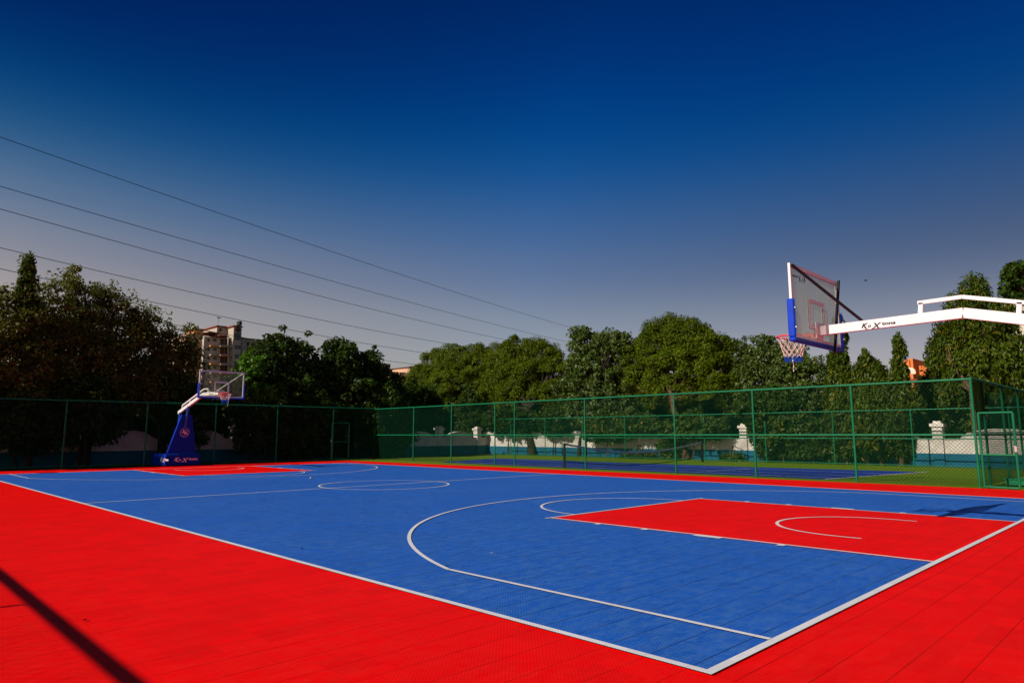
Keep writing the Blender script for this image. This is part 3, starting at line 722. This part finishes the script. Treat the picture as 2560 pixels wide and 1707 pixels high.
tree('dark green tree with twin tops left of the small peach building', base_of(800, u=34.8), bl([(785,822,42,46),(835,850,42,48),(755,860,38,60),(880,885,42,45),(800,910,100,62),(905,915,38,45),(858,824,14,26)], u=35.4), 'loose', group=G1, kindmat='lf_dark', leaf=.26, dens=80, clump=.5, bark='barkd', trunk=.2)
# behind the tennis court, left to right
tree('rounded bright green tree with tufted foliage above the fence corner', base_of(1060, v=35), bl([(1000,850,44,42),(1050,832,46,38),(1100,838,48,42),(1060,880,85,48),(965,890,40,48),(1000,920,60,40),(1095,920,60,40)], v=35), 'pad', group=G2, kindmat='lf_neem', leaf=.15, dens=230, clump=.52, trunk=.2, bark='barkd')
tree('second tufted bright green tree with a stout trunk before the white wall', base_of(1222, v=30.6), bl([(1190,812,48,36),(1245,822,42,36),(1150,832,40,40),(1200,865,80,45),(1270,850,30,42),(1145,890,46,46),(1210,905,70,38),(1265,905,40,38),(1150,940,50,28)], v=33), 'pad', group=G2, kindmat='lf_neem', leaf=.15, dens=230, clump=.52, trunk=.24, bark='barkd')
tree('grey green tree with glinting round leaves and a bare leaning branch', base_of(1330, v=30.4), bl([(1335,790,34,38),(1385,795,40,36),(1350,845,58,46),(1330,895,60,46),(1420,785,26,24),(1400,900,60,50),(1345,960,70,40),(1420,950,50,40)], v=32), 'loose', group=G2, kindmat='lf_peepal', leaf=.17, dens=90, clump=.4, trunk=.12, aspect=.8, bark='barkd')
tree('tallest domed tree with tufted crown and brown leaning trunk by the net', base_of(1578, v=30.5), bl([(1530,766,52,33),(1580,772,52,36),(1500,805,62,42),(1590,805,66,46),(1640,815,42,44),(1445,835,46,46),(1560,850,95,50),(1660,865,46,44),(1480,880,56,40),(1430,885,40,38),(1550,910,80,38),(1640,905,55,36)], v=33), 'pad', group=G2, kindmat='lf_neem', leaf=.15, dens=230, clump=.52, trunk=.2, lean=(.6,0))
tree('loose grey green tree between the domed tree and the near backboard', base_of(1760, v=33.5), bl([(1695,830,40,56),(1750,818,46,48),(1810,840,46,54),(1760,895,85,62),(1860,865,46,48),(1700,920,60,50),(1850,920,60,50)], v=34), 'loose', group=G2, kindmat='lf_peepal', leaf=.18, dens=95, clump=.42, trunk=.14, bark='barkd')
for x, y0, hw, lab in ((1928,730,24,'weeping column tree rising behind the near backboard'), (1990,815,46,'broad weeping tree between the near backboard and the slender spire tree'), (2066,768,17,'slender pointed weeping spire tree beside the terracotta building'), (2022,845,40,'shortest weeping tree close against the left of the slender spire')):
    bs = []; y = y0; k = 0
    while y < 1010:
        f = (y-y0)/(1030-y0); w = hw*(.45+.95*min(1, f*1.8)); bs.append((x+rng.uniform(-3,3), y+20, w, 26)); y += 30
    tree(lab, base_of(x+4, v=30.5), bl(bs, v=30.7), 'droop', name='column_tree', group='weeping column trees', kindmat='lf_mango', leaf=.24, dens=85, clump=.3, trunk=.1, limbs=False)
for x, y, rx, ry, lab, km in ((1800,1000,75,62,'big leafy bush covering the white wall behind the tennis court','lf_ivy'), (1870,1015,55,45,'bushy creeper with yellow leaves right of the big leafy bush','lf_ivy'), (1590,985,80,30,'foliage hanging over the wall right of the leaning trunk','lf_ivy'), (1395,990,60,28,'light green hanging branches over the sunlit wall','lf_ivy'), (1685,1056,26,12,'low weeds at the foot of the teal wall right of the net','lf_ivy'), (1470,1052,40,9,'row of weeds at the foot of the teal wall behind the net','lf_ivy'),(1945,1035,30,32,'small bush with yellowed leaves at the foot of the weeping trees','lf_ivy'),(1535,1035,28,28,'bush beside the brown leaning trunk','lf_ivy'),
        (985,985,52,52,'dark shaded bush in front of the wall at the fence corner','lf_dark'), (1078,975,30,80,'tall dark creeper covered stump before the shaded wall','lf_dark'), (1170,968,62,30,'dark hanging branches above the wall left of the stout trunk','lf_dark'), (1270,972,36,28,'hanging green branches right of the stout trunk','lf_dark'), (1470,980,50,26,'leafy branches over the wall behind the tennis net','lf_ivy'),
        (1770,940,80,50,'dense green tree mass above the wall left of the weeping columns','lf_dark')):
    tree(lab, base_of(x, v=30.25), bl([(x-rx*.45,y,rx*.55,ry*.9),(x+rx*.45,y,rx*.55,ry*.85),(x,y-ry*.2,rx*.6,ry)], v=30.4), 'loose', name='bush', cat='bush', group='bushes at the sunlit wall', kindmat=km, leaf=.2, dens=70, clump=.35, trunk=.04)
tree('large dark mast tree with a pointed crown right of the terracotta building', base_of(2252, v=31.8), bl([(2234,682,28,32),(2218,720,42,36),(2282,735,44,38),(2245,770,68,42),(2165,800,32,28),(2152,835,24,20),(2325,825,50,50),(2250,830,68,46),(2310,870,75,55),(2205,880,36,34),(2172,765,16,14),(2185,842,24,24),(2140,880,18,14),(2160,905,30,24)], v=33), 'droop', group=G2, kindmat='lf_mango', leaf=.25, dens=110, clump=.48, trunk=.15)
tree('tree entering at the right edge with leafy sprays against the sky', base_of(2480, v=27), bl([(2348,616,32,9),(2324,632,20,8),(2340,652,26,9),(2318,668,12,6),(2356,690,14,16),(2440,640,50,45),(2480,730,70,70)], v=27), 'loose', group=G2, kindmat='lf_dark', leaf=.27, dens=34, clump=.24, trunk=.2, bark='barkd')
tree('dense dark tree behind the mast tree at the right edge', base_of(2350, v=34.5), bl([(2310,930,90,60),(2200,940,70,48),(2125,945,45,42),(2380,900,80,90)], v=34.5), 'droop', group=G2, kindmat='lf_mango', leaf=.25, dens=110, clump=.5, trunk=.18)
# leafy rows further back close the gaps under the crowns
for x, y, rx, ry, vv, lab in ((1000,960,110,45,41,'dim trees behind the fence corner beyond the tennis wall'), (1215,945,60,42,41,'dim tree far behind the stout trunk'), (1480,935,120,55,41,'dim trees far behind the tallest domed tree'), (1700,950,110,55,41,'dim trees far behind the loose grey green tree'), (1920,940,120,60,41,'dim trees far behind the weeping columns')):
    tree(lab, base_of(x, v=vv), bl([(x-rx*.5,y,rx*.6,ry),(x+rx*.5,y,rx*.6,ry*.9),(x,y-8,rx*.6,ry)], v=vv), 'loose', group='dim trees beyond the walls', kindmat='lf_dark', leaf=.3, dens=80, clump=.6, trunk=.15, bark='barkd')
for x, y, rx, ry, uu, lab in ((-30,930,110,90,41,'dim tree far behind the left edge'), (140,930,110,90,41,'dim tree filling under the biggest olive tree'), (310,940,110,85,41,'dim tree filling under the wide olive tree'), (480,965,80,50,41,'dim tree under the apartment tower'), (650,950,100,75,41,'dim tree far behind the broad dark tree'), (830,945,110,75,41,'dim tree far behind the twin topped tree'), (945,945,70,62,41,'dim tree below the peach building')):
    tree(lab, base_of(x, u=uu), bl([(x-rx*.5,y,rx*.6,ry),(x+rx*.5,y,rx*.6,ry*.9),(x,y-8,rx*.6,ry)], u=uu), 'loose', group='dim trees beyond the walls', kindmat='lf_dark', leaf=.3, dens=80, clump=.6, trunk=.15, bark='barkd')

cl = []
for k in range(150):
    a = R(-12) - k/149*R(82); d = rng.uniform(56, 66); h = rng.uniform(3.2, 5.2)
    cl.append(((CAM[0]+d*math.cos(a), CAM[1]+d*math.sin(a), h*.5-.3), (2.2, 2.2, h*.55)))
root = bpy.data.objects.new('distant_wood', None); C.objects.link(root); root['kind'] = 'stuff'
V = crown(cl, 1.0, .5, 26, .5, .25, 'loose'); o = leaf_obj('distant_wood', V, M['lf_dark'], root); o.parent = None; o['kind'] = 'stuff'
bpy.data.objects.remove(root)

# ---------------------------------------------------------------- far buildings
def bbox_px(mb, x0, x1, y0, y1, u, depth, zdown=None):
    """upright block whose face towards the court covers the surveyed rectangle at distance u"""
    _, v0, z1, _ = at(x0, y0, u=u); _, v1, _, _ = at(x1, y0, u=u); _, _, z0, _ = at((x0+x1)/2, y1, u=u)
    return mb.box(u, u+depth, v0, v1, z0 if zdown is None else zdown, z1)
r4 = lambda x, y: ((440+x/9.046)*2352/2560, (780+y/9.046)*2352/2560)
def B4(mb, x0, x1, y0, y1, u, depth, zdown=None):
    a, b_ = r4(x0, y0), r4(x1, y1); return bbox_px(mb, a[0], b_[0], a[1], b_[1], u, depth, zdown)
U0 = 200
root = empty('apartment_building', W(U0+8, 76, 0), 'tan multi storey apartment tower with red parapets behind the left trees', 'building')
MBm = MB(); B4(MBm, 640, 1205, 545, 1266, U0, 14, 0); MBm.build('wall', M['tan'], root)
t = MB(); B4(t, 1310, 1490, 330, 1266, U0-2, 14, 0); t.build('stair_tower', M['tan'], root)
t = MB(); B4(t, 930, 1170, 335, 545, U0+3, 18); t.build('penthouse', M['tan'], root)
t = MB(); B4(t, 1205, 1310, 640, 1266, U0+4, 10, 0); t.build('recessed_wall', M['tan'], root)
t = MB(); B4(t, 1495, 2300, 600, 1266, U0+6, 14, 0); t.build('side_wing', M['tan'], root)
t = MB(); B4(t, 300, 640, 480, 1266, U0+2, 14, 0); t.build('side_wing', M['peach'], root)
t = MB(); B4(t, 425, 595, 380, 480, U0+4, 7); t.build('turret', M['oband'], root)
a = r4(410, 378); b_ = r4(610, 378); c_ = r4(515, 315)
_, va, za, _ = at(*a, u=U0+3.5); _, vb, _, _ = at(*b_, u=U0+3.5); _, vc_, zc_, _ = at(*c_, u=U0+7.5)
MB().add([W(U0+3.5,va,za), W(U0+3.5,vb,za), W(U0+11.5,vb,za), W(U0+11.5,va,za), W(U0+7.5,(va+vb)/2,zc_)], [(3,2,1,0),(0,1,4),(1,2,4),(2,3,4),(3,0,4)]).build('roof', M['tan'], root)
for x0, x1, y0, y1, du, dp in ((1300,1520,295,332,-2.6,15.2), (920,1175,298,337,2.4,19), (985,1215,520,548,-.6,4), (735,985,440,470,1,8), (595,735,455,487,1.2,8), (1490,2010,575,603,5.4,15), (410,610,365,382,3.4,8.2)):
    t = MB(); B4(t, x0, x1, y0, y1, U0+du, dp); t.build('parapet', M['parapet'], root)
for k in range(7):
    y = 590+k*205
    for x0, x1 in ((715,765),(845,920),(1005,1090),(1100,1165)):
        t = MB(); B4(t, x0, x1, y+10, y+ (80 if x0 < 1000 else 150), U0-.03, .02); t.build('window', M['recess'] if x0 != 845 else M['glassd'], root)
    t = MB(); B4(t, 790, 1010, y+155, y+190, U0-1.6, 1.6); t.build('balcony', M['oband'] if k % 2 == 0 else M['tan'], root)
    t = MB(); B4(t, 1012, 1240, y+165+(130 if k == 1 else 0)*0, y+198, U0-2.2, 2.2); t.build('balcony', M['tan'] if k % 2 == 0 else M['oband'], root)
    t = MB(); B4(t, 1185, 1205, y-30, y+165, U0-1.9, .4); t.build('column', M['tan'], root)
    t = MB(); B4(t, 780, 1200, y-25, y-10, U0-1.2, 1.2); t.build('sunshade', M['tan'], root)
    t = MB(); B4(t, 1330, 1470, y+(-120 if k == 0 else -50), y+45, U0-2.04, .03); t.build('window', M['glassd'], root)
    for x0 in (1600, 1750, 1900, 2050):
        t = MB(); B4(t, x0, x0+60, y+90, y+170, U0+5.96, .03); t.build('window', M['recess'], root)
t = MB(); B4(t, 975, 1035, 370, 440, U0+2.96, .03); t.build('window', M['glassd'], root)
t = MB(); a = r4(1405, 400); _, v_, z_, _ = at(*a, u=U0-2.05)
t.add([W(U0-2.05, v_-1, z_), W(U0-2.05, v_, z_+1), W(U0-2.05, v_+1, z_), W(U0-2.05, v_, z_-1)], [(0,1,2,3)]); t.build('facade_ornament', M['recess'], root)
t = MB(); a = r4(1430, 290); _, v_, z_, _ = at(*a, u=U0+2); t.box(U0+1, U0+3, v_-.5, v_+.5, z_-.3, z_+1.1, .2); t.build('water_tank', M['black'], root)
t = MB(); a = r4(950, 290); _, v_, z_, _ = at(*a, u=U0+8); t.tube([W(U0+8,v_,z_-1), W(U0+8,v_,z_+2.3)], .08, 6); t.box(U0+7.9, U0+8.1, v_-.5, v_+.7, z_+2.1, z_+2.4); t.build('aerial', M['lamp'], root)

rb = lambda x, y: ((920+x/11.76)*2352/2560, (850+y/11.76)*2352/2560)
def B5(mb, x0, x1, y0, y1, u, depth, zdown=None):
    a, b_ = rb(x0, y0), rb(x1, y1); return bbox_px(mb, a[0], b_[0], a[1], b_[1], u, depth, zdown)
U1 = 240
root = empty('apartment_building', W(U1+8, 160, 0), 'small peach building with stepped roof between the dark and bright trees', 'building')
t = MB(); B5(t, 1235, 1430, 800, 1500, U1, 14, 0); t.build('stair_tower', M['peach'], root)
t = MB(); B5(t, 1225, 1440, 775, 802, U1-.5, 15); t.build('parapet', M['recess'], root)
t = MB(); B5(t, 700, 1230, 960, 1500, U1+5, 20, 0); t.build('wall', M['peach'], root)
t = MB(); B5(t, 690, 1120, 925, 962, U1+4.4, 20); t.build('parapet', M['peach'], root)
t = MB(); B5(t, 935, 1110, 940, 1020, U1+1, 8); t.build('balcony', M['peach'], root)
for x0 in (760, 890, 1010, 1150):
    for y in (1040, 1180): t = MB(); B5(t, x0, x0+70, y, y+90, U1+4.95, .03); t.build('window', M['recess'], root)
root = empty('apartment_building', W(U1+30, 150, 0), 'dim flat roofed block just above the dark trees left of the peach building', 'building')
t = MB(); B5(t, 430, 660, 700, 1500, U1+20, 10, 0); t.build('wall', M['tan'], root)
t = MB(); B5(t, 420, 668, 680, 702, U1+19.5, 11); t.build('parapet', M['recess'], root)
for y in (770, 900): t = MB(); B5(t, 520, 600, y, y+70, U1+19.95, .03); t.build('window', M['glassd'], root)

rc_ = lambda x, y: ((2240+x/13.07)*2352/2560, (870+y/13.07)*2352/2560)
V0 = 110
def B6(mb, x0, x1, y0, y1, v, depth, zdown=None):
    a, b_ = rc_(x0, y0), rc_(x1, y1)
    ua, _, z1, _ = at(a[0], a[1], v=v); ub, _, _, _ = at(b_[0], a[1], v=v); _, _, z0, _ = at((a[0]+b_[0])/2, b_[1], v=v)
    a_, c_ = sorted((ua, ub)); return mb.box(a_, c_, v, v+depth, z0 if zdown is None else zdown, z1)
root = empty('terracotta_building', W(25, V0+4, 0), 'terracotta orange building with a tower and round windows at right', 'building')
t = MB(); B6(t, 190, 430, 395, 860, V0, 1.0); t.build('tower', M['orangeb'], root)
t = MB(); B6(t, 410, 545, 345, 860, V0+.3, 6); t.build('tower', M['orangeb'], root)
t = MB(); B6(t, 150, 560, 860, 1500, V0-4, 14, 0); t.build('wall', M['orangeb'], root)
t = MB(); B6(t, 560, 1030, 590, 1500, V0+2, 8, 0); t.build('wall', M['orangeb'], root)
t = MB(); B6(t, 150, 680, 1025, 1085, V0-4.4, .4); t.build('red_band', M['parapet'], root)
for x in (300, 460):
    a = rc_(x, 790); ua, _, z_, _ = at(*a, v=V0-.05)
    t = MB(); t.add([W(ua+.75*math.cos(q), V0-.05, z_+.75*math.sin(q)) for q in [2*math.pi*i/20 for i in range(20)]], [tuple(range(20))]); t.build('round_window', M['cream'], root)
t = MB(); B6(t, 350, 520, 1140, 1220, V0-4.03, .03); t.build('window', M['cream'], root)
def BV(mb, x0, x1, y0, y1, v, depth, zdown=None):
    ua, _, z1, _ = at(x0, y0, v=v); ub, _, _, _ = at(x1, y0, v=v); _, _, z0, _ = at((x0+x1)/2, y1, v=v)
    a_, c_ = sorted((ua, ub)); return mb.box(a_, c_, v, v+depth, z0 if zdown is None else zdown, z1)
root = empty('house', W(2, 62, 0), 'cream building with flat roof slabs behind the mast tree at the right edge', 'building')
t = MB(); BV(t, 2285, 2420, 712, 1000, 62, 8, 0); t.build('wall', M['cream'], root)
t = MB(); BV(t, 2280, 2425, 700, 713, 61.3, 9.5); t.build('roof', M['tan'], root)
for x in (2296, 2320, 2342): t = MB(); BV(t, x, x+9, 728, 745, 61.97, .03); t.build('window', M['glassd'], root)
root = empty('house', W(40, 75, 0), 'low beige house with barred windows glimpsed under the trees over the wall', 'building')
t = MB(); BV(t, 1255, 1330, 962, 1010, 75, 8, 0); t.build('wall', M['cream'], root)
t = MB(); BV(t, 1250, 1335, 957, 963, 74.4, 9); t.build('roof', M['tan'], root)
for x in (1262, 1277, 1295, 1312): t = MB(); BV(t, x, x+9, 967, 977, 74.97, .03); t.build('window', M['glassd'], root)

# ---------------------------------------------------------------- sun, sky, camera
to_sun = Vector((.27, 1.40, 1.0)).normalized()
el = math.asin(to_sun.z); az = math.atan2(to_sun.x, to_sun.y)
sun = bpy.data.lights.new('sun', 'SUN'); sun.energy = 4.9; sun.angle = R(.5); sun.color = (1.0, .93, .82)
so = bpy.data.objects.new('sun', sun); so.rotation_euler = (-to_sun).to_track_quat('-Z', 'Y').to_euler(); so.location = (0,0,60); C.objects.link(so)
w = bpy.data.worlds.new('World'); bpy.context.scene.world = w; w.use_nodes = True
nt = w.node_tree; bg = nt.nodes['Background']
sk = nd(nt, 'ShaderNodeTexSky', sky_type='NISHITA'); sk.sun_disc = False; sk.sun_elevation = el; sk.sun_rotation = az
sk.altitude = 200; sk.air_density = 1.0; sk.dust_density = 2.0; sk.ozone_density = 4.0
tc = nd(nt, 'ShaderNodeTexCoord'); sp = nd(nt, 'ShaderNodeSeparateXYZ'); lk(nt, tc.outputs['Generated'], sp.inputs[0])
cr = nd(nt, 'ShaderNodeValToRGB'); cr.color_ramp.interpolation = 'B_SPLINE'; lk(nt, sp.outputs[2], cr.inputs[0]); e = cr.color_ramp.elements
SKY = [(0.0,(.64,.50,.40)), (.10,(.58,.425,.35)), (.17,(.47,.36,.31)), (.22,(.31,.275,.30)), (.28,(.20,.25,.32)), (.37,(.004,.185,.35)), (.474,(.001,.105,.30)), (.56,(.0005,.074,.23)), (.75,(.0005,.05,.17)), (1.0,(.0005,.04,.14))]
e[0].position, e[0].color = SKY[0][0], (*SKY[0][1], 1); e[1].position, e[1].color = SKY[-1][0], (*SKY[-1][1], 1)
for p, c in SKY[1:-1]: x = e.new(p); x.color = (*c, 1)
# the air is paler and warmer towards the sun's side of the horizon, deeper away from it
dn = nd(nt, 'ShaderNodeVectorMath', operation='DOT_PRODUCT'); lk(nt, tc.outputs['Generated'], dn.inputs[0])
dn.inputs[1].default_value = Vector((to_sun.x, to_sun.y, 0)).normalized()
c2 = nd(nt, 'ShaderNodeValToRGB'); lk(nt, math_n(nt, 'MULTIPLY_ADD', dn.outputs['Value'], .5, .5), c2.inputs[0]); e = c2.color_ramp.elements
e[0].position, e[0].color = .03, (.26,.25,.255,1); e[1].position, e[1].color = .53, (.98,.70,.50,1)
x = e.new(.22); x.color = (.5,.5,.5,1)
c3 = nd(nt, 'ShaderNodeValToRGB'); lk(nt, math_n(nt, 'MULTIPLY_ADD', dn.outputs['Value'], .5, .5), c3.inputs[0]); e = c3.color_ramp.elements  # upper sky darkens to both sides: lens vignette put into the sky colour
e[0].position, e[0].color = .05, (.33,.33,.36,1); e[1].position, e[1].color = .60, (.16,.15,.22,1)
x = e.new(.22); x.color = (.5,.5,.5,1)
hi = nd(nt, 'ShaderNodeMapRange', interpolation_type='SMOOTHSTEP'); hi.inputs[1].default_value = .22; hi.inputs[2].default_value = .52; lk(nt, sp.outputs[2], hi.inputs[0])
c4 = nd(nt, 'ShaderNodeValToRGB'); lk(nt, math_n(nt, 'MULTIPLY_ADD', dn.outputs['Value'], .5, .5), c4.inputs[0]); e = c4.color_ramp.elements
e[0].position, e[0].color = .05, (.46,.40,.42,1); e[1].position, e[1].color = .53, (.62,.52,.46,1)
x = e.new(.22); x.color = (.45,.44,.46,1)
lo = nd(nt, 'ShaderNodeMapRange', interpolation_type='SMOOTHSTEP'); lo.inputs[1].default_value = .04; lo.inputs[2].default_value = .26; lk(nt, sp.outputs[2], lo.inputs[0])
side = mixc(nt, hi.outputs[0], mixc(nt, lo.outputs[0], c4.outputs[0], c2.outputs[0]), c3.outputs[0])
skc = mixc(nt, 1.0, mixc(nt, 1.0, sk.outputs[0], cr.outputs[0], 'MULTIPLY'), side, 'MULTIPLY')
lk(nt, mixc(nt, 1.0, skc, (4,4,4), 'MULTIPLY'), bg.inputs[0]); bg.inputs[1].default_value = .12

cam = bpy.data.cameras.new('camera'); co = bpy.data.objects.new('camera', cam); C.objects.link(co)
cam.sensor_width = 36; cam.lens = 36*FPX/2560; cam.clip_start = .05; cam.clip_end = 3000
r_, u_, f_ = AX
co.matrix_world = Matrix(((r_[0],u_[0],-f_[0],CAM[0]),(r_[1],u_[1],-f_[1],CAM[1]),(r_[2],u_[2],-f_[2],CAM[2]),(0,0,0,1)))
sc = bpy.context.scene; sc.camera = co
sc.view_settings.view_transform = 'Standard'; sc.view_settings.look = 'None'; sc.view_settings.exposure = 0; sc.view_settings.gamma = 1
sc.cycles.max_bounces = 6; sc.cycles.transparent_max_bounces = 16
